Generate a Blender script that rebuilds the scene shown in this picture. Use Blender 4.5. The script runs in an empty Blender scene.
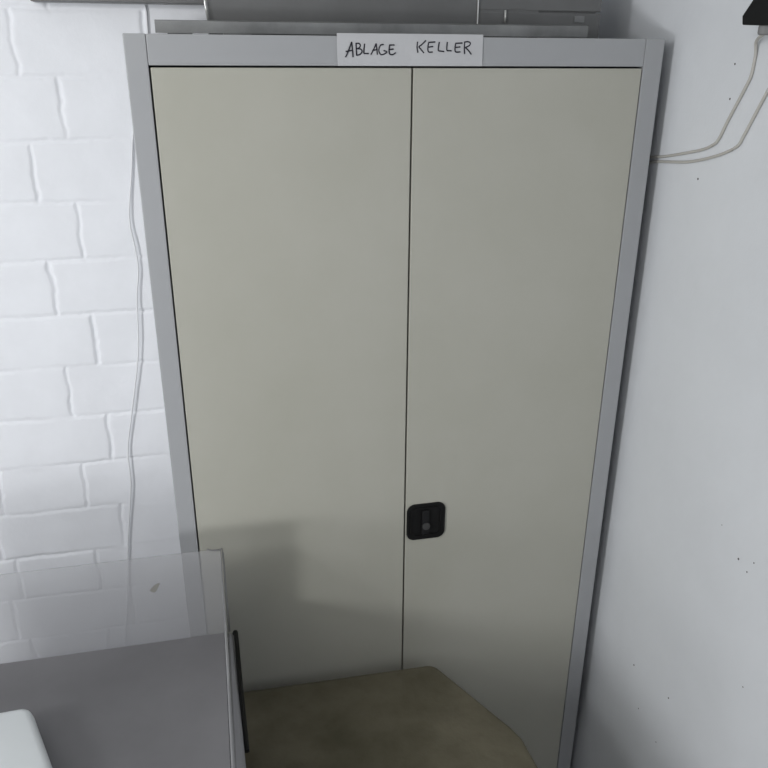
import bpy, bmesh, math, random
from mathutils import Vector, Matrix, noise
random.seed(7)
S = bpy.context.scene
COL = S.collection

# ------------------------------------------------------------ helpers
def obj(name, bm, mat, parent=None, smooth=False):
    me = bpy.data.meshes.new(name)
    bmesh.ops.recalc_face_normals(bm, faces=bm.faces[:])
    bm.to_mesh(me); bm.free()
    for m in (mat if isinstance(mat, (list, tuple)) else [mat]):
        me.materials.append(m)
    if smooth:
        for p in me.polygons: p.use_smooth = True
    o = bpy.data.objects.new(name, me); COL.objects.link(o)
    if parent:
        o.parent = parent
        o.matrix_parent_inverse = Matrix.Translation(-parent.location)
    return o

def thing(name, label, cat, loc):
    o = bpy.data.objects.new(name, None); COL.objects.link(o)
    o.location = loc; o.empty_display_size = .05
    o['label'] = label; o['category'] = cat
    return o

def tag(o, label, cat):
    o['label'] = label; o['category'] = cat
    return o

def struct(name, bm, mat, parent=None, smooth=False):
    o = obj(name, bm, mat, parent, smooth)
    if not parent: o['kind'] = 'structure'
    return o

def box(bm, lo, hi, bev=0, seg=2, mi=0):
    t = bmesh.new()
    bmesh.ops.create_cube(t, size=1)
    for v in t.verts:
        v.co = Vector([(lo[i] + hi[i]) / 2 + v.co[i] * (hi[i] - lo[i]) for i in range(3)])
    if bev:
        bmesh.ops.bevel(t, geom=t.edges[:], offset=bev, segments=seg, profile=.6, affect='EDGES')
    merge(bm, t, mi)

def merge(bm, t, mi=0):
    m = {v: bm.verts.new(v.co) for v in t.verts}
    for f in t.faces:
        try:
            nf = bm.faces.new([m[v] for v in f.verts]); nf.material_index = mi
        except ValueError: pass
    t.free()

def prism(bm, pts, axis, a, b, bev=0, seg=2, mi=0):
    """pts: 2D polygon in the other two axes, extruded along axis from a to b"""
    def P(p, q):
        if axis == 0: return Vector((q, p[0], p[1]))
        if axis == 1: return Vector((p[0], q, p[1]))
        return Vector((p[0], p[1], q))
    t = bmesh.new()
    A = [t.verts.new(P(p, a)) for p in pts]; B = [t.verts.new(P(p, b)) for p in pts]
    n = len(pts)
    t.faces.new(A); t.faces.new(B[::-1])
    for i in range(n): t.faces.new([A[i], B[i], B[(i + 1) % n], A[(i + 1) % n]])
    bmesh.ops.recalc_face_normals(t, faces=t.faces[:])
    if bev: bmesh.ops.bevel(t, geom=t.edges[:], offset=bev, segments=seg, profile=.5, affect='EDGES')
    merge(bm, t, mi)

def smoothpath(pts, n=8):
    P = [Vector(p) for p in pts]; P = [2 * P[0] - P[1]] + P + [2 * P[-1] - P[-2]]
    out = []
    for i in range(1, len(P) - 2):
        a, b, c, d = P[i - 1:i + 3]
        for k in range(n):
            t = k / n
            out.append(.5 * ((2 * b) + (c - a) * t + (2 * a - 5 * b + 4 * c - d) * t * t + (3 * b - a - 3 * c + d) * t ** 3))
    out.append(P[-2]); return out

def tube(bm, pts, r, n=8, mi=0, flat=None):
    """round tube along a path; flat=(axis, scale) squashes the section"""
    rings = []
    for i, p in enumerate(pts):
        d = (pts[min(i + 1, len(pts) - 1)] - pts[max(i - 1, 0)]).normalized()
        up = Vector((0, 1, 0)) if abs(d.y) < .9 else Vector((1, 0, 0))
        s = d.cross(up).normalized(); u = s.cross(d).normalized()
        ring = []
        for k in range(n):
            a = 2 * math.pi * k / n
            q = s * math.cos(a) * r + u * math.sin(a) * r
            if flat: q[flat[0]] *= flat[1]
            ring.append(bm.verts.new(p + q))
        rings.append(ring)
    for a, b in zip(rings, rings[1:]):
        for k in range(n):
            f = bm.faces.new([a[k], a[(k + 1) % n], b[(k + 1) % n], b[k]]); f.material_index = mi; f.smooth = True
    bm.faces.new(rings[0][::-1]).material_index = mi; bm.faces.new(rings[-1]).material_index = mi

def cyl(bm, c, r, axis, a, b, n=24, bev=0, mi=0):
    prism(bm, [(c[0] + r * math.cos(2 * math.pi * k / n), c[1] + r * math.sin(2 * math.pi * k / n)) for k in range(n)], axis, a, b, bev, 2, mi)

# ------------------------------------------------------------ materials
def mat(name, col, rough=.6, metal=0, spec=.5, var=0, vscale=6, bump=0, bscale=40, bdist=.002, var2=None):
    m = bpy.data.materials.new(name); m.use_nodes = True
    nt = m.node_tree; b = nt.nodes['Principled BSDF']
    b.inputs['Base Color'].default_value = (*col, 1)
    b.inputs['Roughness'].default_value = rough
    b.inputs['Metallic'].default_value = metal
    b.inputs['Specular IOR Level'].default_value = spec
    tc = nt.nodes.new('ShaderNodeTexCoord')
    if var:
        n = nt.nodes.new('ShaderNodeTexNoise'); n.inputs['Scale'].default_value = vscale
        n.inputs['Detail'].default_value = 5; n.inputs['Roughness'].default_value = .6
        nt.links.new(tc.outputs['Object'], n.inputs['Vector'])
        r = nt.nodes.new('ShaderNodeValToRGB')
        r.color_ramp.elements[0].position = .3; r.color_ramp.elements[1].position = .7
        c2 = var2 or col
        r.color_ramp.elements[0].color = (*[max(0, c * (1 - var)) for c in col], 1)
        r.color_ramp.elements[1].color = (*[min(1, c * (1 + var)) for c in c2], 1)
        nt.links.new(n.outputs['Fac'], r.inputs['Fac'])
        nt.links.new(r.outputs['Color'], b.inputs['Base Color'])
    if bump:
        n = nt.nodes.new('ShaderNodeTexNoise'); n.inputs['Scale'].default_value = bscale
        n.inputs['Detail'].default_value = 6
        nt.links.new(tc.outputs['Object'], n.inputs['Vector'])
        bp = nt.nodes.new('ShaderNodeBump'); bp.inputs['Strength'].default_value = bump
        bp.inputs['Distance'].default_value = bdist
        nt.links.new(n.outputs['Fac'], bp.inputs['Height'])
        nt.links.new(bp.outputs['Normal'], b.inputs['Normal'])
    return m

M = {}
M['brick'] = mat('white_painted_brick', (.86, .875, .91), .75, var=.025, vscale=9, bump=.35, bscale=45, bdist=.0025)
M['plaster'] = mat('white_plaster', (.69, .71, .735), .9, var=.03, vscale=4, bump=.4, bscale=22, bdist=.004, spec=.2)
M['speck'] = mat('dark_pit', (.06, .05, .05), .9)
M['ceiling'] = mat('ceiling_paint', (.75, .75, .74), .9, var=.03)
M['floor'] = mat('grey_screed', (.16, .155, .15), .8, var=.15, vscale=3, bump=.3)
M['frame'] = mat('grey_enamel', (.37, .378, .39), .42, var=.015, vscale=5, bump=.05, bscale=120, bdist=.0005)
M['door'] = mat('beige_grey_enamel', (.435, .43, .37), .42, var=.035, vscale=3.5, bump=.06, bscale=90, bdist=.0006, var2=(.44, .434, .383))
M['black'] = mat('black_plastic', (.006, .006, .006), .5, spec=.25)
M['blacksoft'] = mat('dark_recess_plastic', (.010, .010, .011), .6, spec=.25)
M['steel'] = mat('dull_metal', (.07, .07, .07), .5, metal=.4)
M['galv'] = mat('galvanised_sheet', (.17, .172, .172), .5, metal=.4, var=.12, vscale=5)
M['galvlight'] = mat('galvanised_light', (.27, .275, .275), .4, metal=.5, var=.2, vscale=14)
M['bright'] = mat('bright_metal_highlight', (.75, .75, .73), .3, metal=.6)  # bright rod metal, also the pale colour of the painted highlights
M['paper'] = mat('white_paper', (.53, .535, .55), .8, spec=.2, var=.015, vscale=20)
M['ink'] = mat('black_marker_ink', (.03, .03, .04), .7, spec=.2)
M['cable'] = mat('off_white_cable', (.50, .485, .45), .5)
M['cablewhite'] = mat('painted_white_cable', (.78, .79, .81), .6)
M['bench'] = mat('dark_grey_laminate', (.158, .156, .163), .5, var=.12, vscale=3.5, bump=.05)
M['benchbody'] = mat('grey_sheet_housing', (.27, .27, .285), .5, var=.04)
M['white'] = mat('white_plastic', (.62, .65, .66), .45)
M['olive'] = mat('olive_brown_cover', (.122, .112, .074), .85, spec=.2, var=.22, vscale=6, bump=.8, bscale=7, bdist=.02, var2=(.145, .131, .094))
M['wood'] = mat('dark_wood', (.07, .05, .03), .6, var=.2)
M['stain'] = mat('grey_smudge', (.2, .195, .18), .9)
M['grommet'] = mat('grey_rubber', (.22, .22, .22), .7)

def clear(name, tint, haze):
    m = bpy.data.materials.new(name); m.use_nodes = True; nt = m.node_tree
    for n in list(nt.nodes): nt.nodes.remove(n)
    out = nt.nodes.new('ShaderNodeOutputMaterial')
    tr = nt.nodes.new('ShaderNodeBsdfTransparent'); tr.inputs['Color'].default_value = (*tint, 1)
    gl = nt.nodes.new('ShaderNodeBsdfGlossy'); gl.inputs['Roughness'].default_value = .12
    df = nt.nodes.new('ShaderNodeBsdfDiffuse'); df.inputs['Color'].default_value = (.6, .6, .62, 1)
    fr = nt.nodes.new('ShaderNodeFresnel'); fr.inputs['IOR'].default_value = 1.4
    tc = nt.nodes.new('ShaderNodeTexCoord'); no = nt.nodes.new('ShaderNodeTexNoise'); no.inputs['Scale'].default_value = 7
    mr = nt.nodes.new('ShaderNodeMapRange'); mr.inputs[3].default_value = haze * .93; mr.inputs[4].default_value = haze * 1.07
    nt.links.new(tc.outputs['Object'], no.inputs['Vector']); nt.links.new(no.outputs['Fac'], mr.inputs[0])
    m1 = nt.nodes.new('ShaderNodeMixShader'); m2 = nt.nodes.new('ShaderNodeMixShader')
    tl = nt.nodes.new('ShaderNodeBsdfTranslucent'); tl.inputs['Color'].default_value = (.85, .85, .87, 1)
    m3 = nt.nodes.new('ShaderNodeMixShader'); m3.inputs[0].default_value = .5
    nt.links.new(df.outputs[0], m3.inputs[1]); nt.links.new(tl.outputs[0], m3.inputs[2])
    nt.links.new(mr.outputs[0], m1.inputs[0]); nt.links.new(tr.outputs[0], m1.inputs[1]); nt.links.new(m3.outputs[0], m1.inputs[2])
    nt.links.new(fr.outputs[0], m2.inputs[0]); nt.links.new(m1.outputs[0], m2.inputs[1]); nt.links.new(gl.outputs[0], m2.inputs[2])
    nt.links.new(m2.outputs[0], out.inputs['Surface'])
    return m
M['acrylic'] = clear('clear_scratched_plastic', (.97, .97, .97), .3)
M['acrylicside'] = clear('clear_side_plastic', (.98, .98, .98), .06)
M['acryledge'] = clear('frosted_plastic_edge', (.8, .8, .8), .55)

# ------------------------------------------------------------ room shell
XL, XR, YF, YB, ZC = -2.1, .95, -2.7, .42, 2.42
bm = bmesh.new(); box(bm, (XL - .1, YF - .1, -.1), (XR + .1, YB + .1, 0)); struct('floor', bm, M['floor'])
bm = bmesh.new(); box(bm, (XL - .1, YF - .1, ZC), (XR + .1, YB + .1, ZC + .1)); struct('ceiling', bm, M['ceiling'])
bm = bmesh.new(); box(bm, (XL - .1, YF - .1, 0), (XR + .1, YF, ZC)); struct('wall_front', bm, M['plaster'])
bm = bmesh.new(); box(bm, (XL - .1, YF, 0), (XL, YB, ZC)); struct('wall_left', bm, M['plaster'])

# right wall: smooth plaster with small dark pits
bm = bmesh.new(); box(bm, (XR, YF, 0), (XR + .1, YB, ZC))
for y, z, r in [(-.167, 1.9104, .0016), (-.169, 1.8577, .0017), (-.1157, 1.7234, .0019), (-.4019, 1.1257, .0020),
                (-.4275, 1.1171, .0014), (-.4385, 1.143, .0013), (-.1583, .6763, .0019), (-.2912, .7087, .0019),
                (-.1999, .5909, .0015), (-.4762, .9114, .0012), (-.3456, 1.1585, .0009), (-.2779, .574, .0012)]:
    cyl(bm, (y, z), r, 0, XR - .0004, XR + .001, n=9, mi=1)
struct('wall_right', bm, [M['plaster'], M['speck']])

# back wall: white-painted sand-lime brick, one relief surface with paint-filled joints
import numpy as np
pitch, z0 = .1241, 1.755          # a bed joint lies at z0 and at every pitch from it
rng = np.random.default_rng(5)
def wob(x, z, f, n=9):
    out = np.zeros_like(x)
    for _ in range(n):
        a = rng.uniform(0, 2 * math.pi); k = f * rng.uniform(.5, 1.6)
        out += np.sin(k * (x * math.cos(a) + z * math.sin(a)) + rng.uniform(0, 6.28))
    return out / math.sqrt(n / 2)
def axis_pts(lo, hi, a, b, fine, coarse):
    return np.concatenate([np.linspace(lo, a, max(2, int((a - lo) / coarse)), endpoint=False), np.linspace(a, b, int((b - a) / fine), endpoint=False), np.linspace(b, hi, max(2, int((hi - b) / coarse)))])
gx = axis_pts(XL - .05, XR + .05, -.62, .06, .0026, .014); gz = axis_pts(0, ZC, .35, 2.05, .0026, .014)
X, Z = np.meshgrid(gx, gz)
Xw = X + .0016 * wob(X, Z, 55) + .0007 * wob(X, Z, 260); Zw = Z + .0011 * wob(X, Z, 38) + .0006 * wob(X, Z, 260)
rr = (Zw - z0) / pitch; row = np.floor(rr).astype(int); fz = (rr - row) * pitch
dz = np.minimum(fz, pitch - fz)
dx = np.full_like(X, 9.); idx = np.zeros_like(row)
for par, base in ((1, [-.43, -.241]), (0, [-.46, -.167])):
    js = base[:]
    while js[0] > XL - .3: js.insert(0, js[0] - .25)
    while js[-1] < XR + .3: js.append(js[-1] + .25)
    js = np.array(js); m = (row % 2) == par
    dd = np.abs(Xw[..., None][m] - js).min(-1); dx[m] = dd
    idx[m] = np.searchsorted(js, Xw[m])
off = rng.uniform(-.0009, .0009, (64, 64))[row % 64, idx % 64]
fillh = np.clip(.55 + .35 * wob(X, Z, 14), .08, 1); fillv = np.clip(.85 + .25 * wob(X, Z, 25), .3, 1.1)
gr = np.maximum(.0030 * fillh * np.exp(-(dz / .0042) ** 2), .0046 * fillv * np.exp(-(dx / .0040) ** 2))
edge = 1 - np.exp(-(np.minimum(dx, dz) / .006) ** 2)
hgt = .0040 + off * edge - gr + .00030 * wob(X, Z, 60, 24) * edge
Yv = YB - np.clip(hgt, .0003, .01)
nz_, nx_ = X.shape
co = np.stack([X, Yv, Z], -1).reshape(-1, 3)
I = (np.arange(nz_ - 1)[:, None] * nx_ + np.arange(nx_ - 1)[None]).reshape(-1)
F = np.stack([I, I + 1, I + 1 + nx_, I + nx_], -1)
back = np.array([(XL - .1, YB + .1, 0), (XR + .1, YB + .1, 0), (XR + .1, YB + .1, ZC), (XL - .1, YB + .1, ZC), (XL - .1, YB, 0), (XR + .1, YB, 0), (XR + .1, YB, ZC), (XL - .1, YB, ZC)])
nb = len(co); co = np.concatenate([co, back])
FF = F.tolist() + [[nb + k for k in q] for q in ((0, 3, 2, 1), (4, 5, 6, 7), (0, 1, 5, 4), (3, 7, 6, 2), (0, 4, 7, 3), (1, 2, 6, 5))]
me = bpy.data.meshes.new('wall_back'); me.from_pydata(co.tolist(), [], FF); me.materials.append(M['brick'])
me.polygons.foreach_set('use_smooth', [True] * len(F) + [False] * 6)
wb = bpy.data.objects.new('wall_back', me); COL.objects.link(wb); wb['kind'] = 'structure'

# ------------------------------------------------------------ steel cupboard
W, H, D = .92, 1.95, .40
PL, PR, RA = .034, .0362, .0457
cab = thing('metal_cupboard', 'tall grey steel cupboard with two beige doors between the brick wall and the right wall', 'cupboard', (W / 2, D / 2, 0))
bm = bmesh.new()
box(bm, (.0, .004, .0), (.0012, D, H - .001)); box(bm, (W - .0012, .004, 0), (W, D, H - .001))
box(bm, (.0012, D - .0012, 0), (W - .0012, D, H)); box(bm, (.0012, .02, H - .002), (W - .0012, D - .0012, H - .0005))
box(bm, (.0012, .02, .06), (W - .0012, D - .0012, .062))
obj('carcass', bm, M['frame'], cab)
bm = bmesh.new(); box(bm, (0, 0, 0), (PL, .02, H), .0016); obj('post', bm, M['frame'], cab)
bm = bmesh.new(); box(bm, (W - PR, 0, 0), (W, .02, H), .0016); obj('post', bm, M['frame'], cab)
bm = bmesh.new(); box(bm, (PL + .0006, .0004, H - RA), (W - PR - .0006, .02, H - .0004), .0012); obj('top_rail', bm, M['frame'], cab)
bm = bmesh.new(); box(bm, (PL, .002, 0), (W - PR, .02, .07), .0012); obj('plinth', bm, M['frame'], cab)
XS, g = .4605, .0017
def door(x0, x1):
    b = bmesh.new(); box(b, (x0, .0004, .0735), (x1, .0195, H - RA - .0030), .0016, 3)
    return obj('door', b, M['door'], cab)
dl = door(PL + .0028, XS - g); dr = door(XS + g, W - PR - .0020)
for zz in (.2, 1.72):
    for x in (.2, .7):
        b = bmesh.new(); box(b, (x - .04, .0197, zz), (x + .04, .03, zz + .02)); obj('stiffener', b, M['frame'], dl if x < .4 else dr)
# lock plate with a recessed turning grip
def chamf(x0, x1, z0_, z1_, c):
    out = []
    for cx, cz, a0 in ((x1 - c, z1_ - c, 0), (x0 + c, z1_ - c, 90), (x0 + c, z0_ + c, 180), (x1 - c, z0_ + c, 270)):
        for k in range(5):
            a = math.radians(a0 + 90 * k / 4)
            rr = c * (.93 if k in (1, 2, 3) else 1)
            out.append((cx + rr * math.cos(a), cz + rr * math.sin(a)))
    return out
lx0, lx1, lz0, lz1 = .4640, .5480, .9665, 1.0535
b = bmesh.new(); prism(b, chamf(lx0, lx1, lz0, lz1, .0145), 1, -.0035, .0004, .0012)
lock = obj('lock_plate', b, M['black'], dr)
b = bmesh.new()
o_, i_ = chamf(lx0 + .008, lx1 - .008, lz0 + .008, lz1 - .008, .011), chamf(lx0 + .012, lx1 - .012, lz0 + .012, lz1 - .012, .008)
n = len(o_)
for ya, yb in ((-.0056, -.0030),):
    A = [b.verts.new((p[0], ya, p[1])) for p in o_]; B = [b.verts.new((p[0], ya, p[1])) for p in i_]
    A2 = [b.verts.new((p[0], yb, p[1])) for p in o_]; B2 = [b.verts.new((p[0], yb, p[1])) for p in i_]
    for k in range(n):
        j = (k + 1) % n
        b.faces.new([A[k], A[j], B[j], B[k]]); b.faces.new([A[k], A2[k], A2[j], A[j]]); b.faces.new([B[k], B[j], B2[j], B2[k]])
obj('lock_rim', b, M['black'], lock)
b = bmesh.new(); box(b, (.496, -.0105, .982), (.512, -.0035, 1.040), .003, 3); obj('turn_handle', b, M['blacksoft'], lock)
b = bmesh.new(); cyl(b, (.5045, 1.0035), .0085, 1, -.0135, -.0100, 24, .001); cy = obj('lock_cylinder', b, M['steel'], lock, False)

# ------------------------------------------------------------ handwritten paper strip
b = bmesh.new(); nx = 24
rows_ = []
for (ya, off) in ((0, 0),):
    for i in range(nx + 1):
        x = .3328 + (.5813 - .3328) * i / nx
        col_ = []
        for zb in (1.9045, 1.921, 1.937, 1.9535):
            wv = .0005 * math.sin(i * .7 + zb * 90) + .0006
            col_.append((x + (.0008 if zb < 1.91 else 0), -.0006 - abs(wv), zb))
        rows_.append(col_)
V1 = [[b.verts.new(p) for p in c] for c in rows_]
V2 = [[b.verts.new((p[0], p[1] + .0003, p[2])) for p in c] for c in rows_]
for i in range(nx):
    for j in range(3):
        b.faces.new([V1[i][j], V1[i + 1][j], V1[i + 1][j + 1], V1[i][j + 1]])
        b.faces.new([V2[i][j], V2[i][j + 1], V2[i + 1][j + 1], V2[i + 1][j]])
for i in range(nx):
    b.faces.new([V1[i][0], V2[i][0], V2[i + 1][0], V1[i + 1][0]]); b.faces.new([V1[i][3], V1[i + 1][3], V2[i + 1][3], V2[i][3]])
for j in range(3):
    b.faces.new([V1[0][j], V1[0][j + 1], V2[0][j + 1], V2[0][j]]); b.faces.new([V1[nx][j], V2[nx][j], V2[nx][j + 1], V1[nx][j + 1]])
sign = thing('paper_sign', 'white paper strip with handwritten ABLAGE KELLER stuck on the cupboard top rail', 'sign', (.457, -.001, 1.9045))
obj('paper', b, M['paper'], sign)
ST = [[(-33.7, 17.6), (-29.4, 25.6), (-23.2, 40.6)], [(-23.2, 40.6), (-22.1, 29.7), (-21.2, 17.6)], [(-33.2, 26.2), (-27.9, 27.0), (-21.8, 28.1)], [(-16.0, 38.0), (-15.1, 20.2)], [(-16.9, 38.2), (-11.1, 38.3), (-8.9, 35.3), (-10.9, 31.9), (-14.5, 30.5)], [(-14.5, 30.5), (-8.2, 29.8), (-6.1, 26.4), (-9.0, 22.3), (-15.1, 20.4)], [(-1.7, 38.1), (-2.7, 31.2), (-3.3, 23.3)], [(-3.3, 23.3), (5.2, 23.3)], [(8.6, 21.4), (13.2, 29.3), (17.4, 38.5)], [(17.4, 38.5), (18.5, 30.7), (19.6, 21.7)], [(10.9, 27.9), (19.3, 29.3)], [(30.0, 37.2), (25.4, 36.2), (22.3, 31.4), (22.7, 25.2), (26.2, 21.7), (31.6, 22.9), (35.4, 26.0), (30.0, 28.0)], [(40.0, 35.6), (39.3, 28.7), (40.4, 22.9), (45.5, 21.8), (50.9, 24.9)], [(39.5, 36.3), (48.4, 36.4)], [(39.6, 29.4), (47.0, 30.4)],
      [(87.5, 41.8), (86.8, 33.4), (88.3, 25.0)], [(101.8, 43.8), (94.8, 37.4), (89.5, 34.2)], [(89.5, 34.2), (94.1, 29.5), (98.7, 24.7)], [(106.3, 39.9), (105.3, 32.7), (106.7, 26.4), (113.9, 26.1)], [(105.8, 40.7), (118.0, 41.6)], [(106.0, 33.5), (114.6, 34.7)], [(124.8, 41.6), (123.6, 34.5), (123.4, 28.1)], [(123.4, 28.1), (133.8, 27.0)], [(138.7, 41.7), (138.0, 34.6), (138.3, 28.5)], [(138.3, 28.5), (146.5, 28.2)], [(153.3, 39.5), (152.3, 33.0), (153.8, 26.6), (162.0, 26.7)], [(152.7, 39.8), (165.1, 40.3)], [(153.0, 33.4), (161.7, 34.4)], [(169.0, 41.2), (168.7, 33.2), (169.5, 23.5)], [(167.8, 41.5), (174.1, 42.5), (178.8, 40.5), (177.1, 36.4), (170.0, 33.2)], [(170.9, 33.2), (176.6, 28.4), (181.5, 22.7)]]
for word in (ST[:15], ST[15:]):
    b = bmesh.new()
    for st in word:
        pts = [Vector((.38 + p[0] / 1000, -.0020, 1.9 + p[1] / 1000)) for p in st]
        tube(b, smoothpath(pts, 6) if len(pts) > 2 else pts, .00105, 6, flat=(1, .35))
    obj('handwritten_word', b, M['ink'], sign)

# ------------------------------------------------------------ things on top of the cupboard
rail = thing('metal_rail', 'long flat grey metal rail lying along the front of the cupboard top', 'rail', (.42, .06, 1.95))
b = bmesh.new(); prism(b, [(.050, 1.9522), (.050, 1.9700), (.056, 1.9718), (.110, 1.9718), (.110, 1.9700), (.0575, 1.9700), (.0525, 1.9688), (.0525, 1.9522)], 0, .0475, .7945)
obj('profile', b, M['galvlight'], rail)
for x0, x1 in ((.066, .105), (.155, .20), (.48, .52), (.70, .7955)):
    b = bmesh.new(); box(b, (x0, .054, 1.9499), (x1, .10, 1.9560), .0008); obj('foot', b, M['galvlight'], rail)
case = thing('sheet_metal_case', 'large dark grey sheet metal case behind the rail on top of the cupboard', 'case', (.37, .22, 1.95))
b = bmesh.new(); box(b, (.1335, .122, 1.9502), (.609, .33, 2.065), .002); obj('shell', b, M['galv'], case)
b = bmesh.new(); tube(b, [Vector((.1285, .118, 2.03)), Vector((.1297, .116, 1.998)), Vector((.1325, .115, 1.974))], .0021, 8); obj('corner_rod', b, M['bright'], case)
b = bmesh.new(); box(b, (.6094, .1195, 1.974), (.6118, .1235, 2.065), .0005); obj('corner_highlight', b, M['bright'], case)  # pale strip: highlight along the case corner, put into the colour
c2 = thing('metal_box', 'smaller grey sheet metal box with a slot standing right of the large case', 'box', (.73, .23, 1.95))
b = bmesh.new()
box(b, (.6125, .124, 1.9502), (.8530, .33, 1.9945), .0015); box(b, (.6125, .129, 1.9935), (.8450, .33, 1.998), 0); box(b, (.6125, .124, 1.9975), (.8530, .33, 2.065), .0015)
box(b, (.6125, .1245, 1.990), (.7290, .14, 2.003), 0)
obj('shell', b, M['galv'], c2)
b = bmesh.new(); tube(b, [Vector((.663, .1205, 1.998)), Vector((.6638, .1205, 1.9765))], .0019, 8); obj('seam_highlight', b, M['bright'], c2)  # pale rod painting in a highlight on the box seam
b = bmesh.new(); box(b, (.800, .1215, 1.979), (.820, .1245, 1.990), .0006); obj('catch', b, M['galvlight'], c2)

b = bmesh.new(); box(b, (-.19, YB - .045, 2.0125), (.33, YB - .0045, 2.055), .002)
tag(obj('cable_duct', b, M['galv']), 'grey cable duct on the brick wall above the cupboard corner', 'duct')

# ------------------------------------------------------------ cables
def cable(name, pts, r, label, m='cable'):
    b_ = bmesh.new(); tube(b_, smoothpath(pts), r, 10)
    return tag(obj(name, b_, M[m]), label, 'cable')
cable('cable', [(.016, .412, 2.011), (.017, .412, 1.99), (.012, .412, 1.92), (-.010, .412, 1.85), (-.0325, .412, 1.7763), (-.0469, .411, 1.6859), (-.0616, .408, 1.5939), (-.0569, .407, 1.5262), (-.0555, .406, 1.4815), (-.066, .405, 1.4133), (-.0772, .405, 1.2876), (-.1067, .406, 1.1464), (-.1291, .407, 1.04), (-.1328, .407, .9495), (-.148, .408, .8484), (-.1616, .409, .7613), (-.1808, .410, .6092), (-.2021, .412, .4486), (-.21, .412, .2), (-.21, .410, .0035)], .0018,
      'thin white cable hanging down the painted brick wall left of the cupboard', 'cablewhite')
cable('cable', [(.9474, .20, 1.735), (.9474, .08, 1.740), (.9474, .0247, 1.745), (.9474, -.0159, 1.7514), (.9474, -.0723, 1.7628), (.9474, -.1159, 1.7725), (.9474, -.1427, 1.7818), (.9474, -.1593, 1.793), (.9474, -.1756, 1.8227), (.9474, -.1916, 1.8498), (.9474, -.2071, 1.8758), (.9474, -.2163, 1.895), (.9474, -.2182, 1.9236), (.940, -.2250, 1.9430), (.926, -.262, 1.954)], .0025,
      'upper white cable on the right wall, curving up into the black box')
cable('cable', [(.9474, .20, 1.718), (.9474, .08, 1.727), (.9474, .0243, 1.7365), (.9474, -.0277, 1.7420), (.9474, -.0908, 1.7500), (.9474, -.1609, 1.7675), (.9474, -.2097, 1.7869), (.9474, -.2245, 1.8067), (.9474, -.2392, 1.8332), (.9474, -.264, 1.8777), (.9474, -.30, 1.94), (.9474, -.315, 1.963)], .0025,
      'lower white cable on the right wall, running out of the picture edge')

bb = thing('junction_box', 'black plastic box on the right wall where the white cable ends', 'box', (XR, -.22, 1.967))
b = bmesh.new(); prism(b, [(-.2330, 1.9645), (-.2295, 1.9767), (-.2480, 1.9964), (-.265, 2.04), (-.29, 2.07), (-.40, 2.07), (-.40, 1.9600), (-.2683, 1.9627)], 0, .905, XR, .0015)
obj('housing', b, M['black'], bb)
b = bmesh.new(); cyl(b, (.922, -.272), .014, 2, 1.950, 1.9640, 16, .003); obj('cable_gland', b, M['grommet'], bb)

# ------------------------------------------------------------ hooded bench at lower left
bench = thing('hooded_bench', 'dark grey bench with clear plastic guard at lower left before the brick wall', 'bench', (-.3, -.5, 0))
ZT = .89
b = bmesh.new(); box(b, (-.78, -.80, .0), (.055, -.135, ZT - .05), .004); obj('body', b, M['benchbody'], bench)
b = bmesh.new(); prism(b, [(-.80, -.1225), (.0903, -.1225), (.0975, -.44), (.1050, -.82), (-.80, -.82)], 2, ZT - .05, ZT - .0015, .005, 3); obj('tray_rim', b, M['benchbody'], bench)
b = bmesh.new(); box(b, (-.795, -.81, ZT - .004), (.0795, -.1215, ZT), .0008); obj('work_surface', b, M['bench'], bench)
b = bmesh.new()
box(b, (-.795, -.1215, ZT - .002), (.0832, -.1185, 1.080), .0006)
guard = obj('clear_guard', b, M['acrylic'], bench)
b = bmesh.new(); box(b, (.0803, -.80, ZT), (.0832, -.1215, 1.0795), .0008); obj('side_pane', b, M['acrylicside'], guard)
b = bmesh.new(); tube(b, [Vector((.0820, -.1195, 1.0795)), Vector((.0850, -.80, 1.0795))], .0024, 8); obj('top_bead', b, M['acryledge'], guard)
b = bmesh.new(); tube(b, [Vector((.0832, -.1190, 1.071)), Vector((.0834, -.1190, ZT))], .0022, 8); obj('edge_strip', b, M['acryledge'], guard)
b = bmesh.new(); tube(b, smoothpath([(.0565, -.1195, 1.0825), (.063, -.1195, 1.0795), (.072, -.1195, 1.0775), (.080, -.1195, 1.0785), (.0835, -.1195, 1.0790)]), .0016, 8); obj('corner_clip', b, M['grommet'], guard)
b = bmesh.new(); prism(b, [(-.053, 1.010), (-.046, 1.004), (-.042, 1.006), (-.033, 1.022), (-.036, 1.0235), (-.045, 1.019)], 1, -.1227, -.1216); obj('smudge', b, M['stain'], guard)
b = bmesh.new(); tube(b, smoothpath([(.0930, -.1225, ZT - .006), (.0945, -.1240, ZT - .001), (.0955, -.140, ZT - .001), (.0975, -.26, ZT - .004), (.1000, -.38, ZT - .010), (.1003, -.402, ZT - .013)]), .0046, 10); obj('grip_strip', b, M['black'], bench)
# white container on the bench
b = bmesh.new(); prism(b, [(-.50, -.318), (-.243, -.305), (-.232, -.315), (-.172, -.46), (-.15, -.56), (-.50, -.56)], 2, ZT + .0005, ZT + .062, .011, 4)
for v in b.verts:
    t = (ZT + .062 - v.co.z) / .062
    if v.co.x > -.3: v.co.x += .006 * t
tag(obj('plastic_container', b, M['white'], None, True), 'white rounded plastic container lying on the dark bench', 'container')

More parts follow.
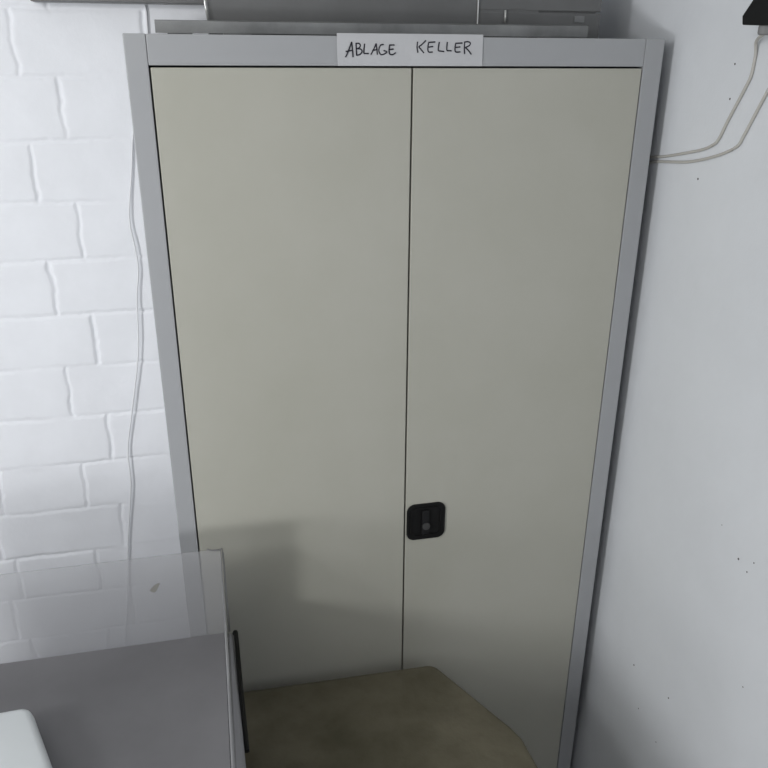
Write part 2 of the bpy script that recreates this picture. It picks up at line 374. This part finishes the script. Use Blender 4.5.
# ------------------------------------------------------------ olive padded top in front of the doors
tb = thing('padded_table', 'low table with an olive brown padded top and clipped corner before the cupboard doors', 'table', (.35, -.33, 0))
poly = [(.068, -.026), (.5160, -.033), (.5300, -.043), (.632, -.240), (.6440, -.272), (.6500, -.36), (.6500, -.66), (.068, -.66)]
b = bmesh.new(); prism(b, poly, 2, .602, .652, .012, 4)
pad = obj('padded_top', b, M['olive'], tb, True)
b = bmesh.new(); box(b, (.10, -.62, .575), (.60, -.27, .603), .003); box(b, (.10, -.28, .575), (.50, -.06, .603), .003); obj('under_frame', b, M['wood'], tb)
for x, y in ((.13, -.10), (.46, -.10), (.13, -.58), (.57, -.58)):
    b = bmesh.new(); box(b, (x - .02, y - .02, 0), (x + .02, y + .02, .577), .003); obj('leg', b, M['wood'], tb)

# ------------------------------------------------------------ lights
def area(name, loc, target, sx, sy, power, col):
    l = bpy.data.lights.new(name, 'AREA'); l.shape = 'RECTANGLE'; l.size = sx; l.size_y = sy; l.energy = power; l.color = col
    o = bpy.data.objects.new(name, l); COL.objects.link(o); o.location = loc
    o.rotation_euler = (Vector(target) - Vector(loc)).to_track_quat('-Z', 'Y').to_euler()
    return o
area('low_lamp_light', (-1.62, -1.52, 1.44), (.1, .1, .95), .28, .28, 17.5, (.98, .99, 1))
area('high_lamp_light', (-1.62, -1.50, 2.22), (.3, .1, 1.2), .35, .35, 12, (.98, .99, 1))
area('room_fill_light', (-.5, -1.3, 2.36), (-.4, 0, 1.3), .8, .3, 5, (1, .985, .95))  # added soft fill below the ceiling, no fixture behind it
area('rear_fill_light', (-.9, -2.6, 1.35), (.5, 0, 1.0), .9, .6, 9, (.97, .98, 1))  # added fill from behind the camera to lift dark areas, no window there
w = bpy.data.worlds.new('world'); S.world = w; w.use_nodes = True
w.node_tree.nodes['Background'].inputs[0].default_value = (.5, .5, .5, 1); w.node_tree.nodes['Background'].inputs[1].default_value = .1

# ------------------------------------------------------------ camera
cd = bpy.data.cameras.new('camera'); cam = bpy.data.objects.new('camera', cd); COL.objects.link(cam)
r = Vector((0.9769204344448, -0.21355435758644176, 0.0045826978900830985)); d = Vector((-0.0781167630538013, -0.3771545845969866, -0.9228500369222894)); f = Vector((0.1988070323056486, 0.9011930734716711, -0.38513219578802305))
Mx = Matrix((( r.x, -d.x, -f.x, 0.11166302), (r.y, -d.y, -f.y, -1.37043819), (r.z, -d.z, -f.z, 1.91796557), (0, 0, 0, 1)))
cam.matrix_world = Mx
cd.sensor_width = 36; cd.sensor_height = 36; cd.lens = 783.297 / 768 * 36; cd.clip_start = .01
S.camera = cam
S.view_settings.view_transform = 'Standard'; S.view_settings.look = 'None'; S.view_settings.gamma = 1
S.view_settings.exposure = -0.02; S.view_settings.use_curve_mapping = False
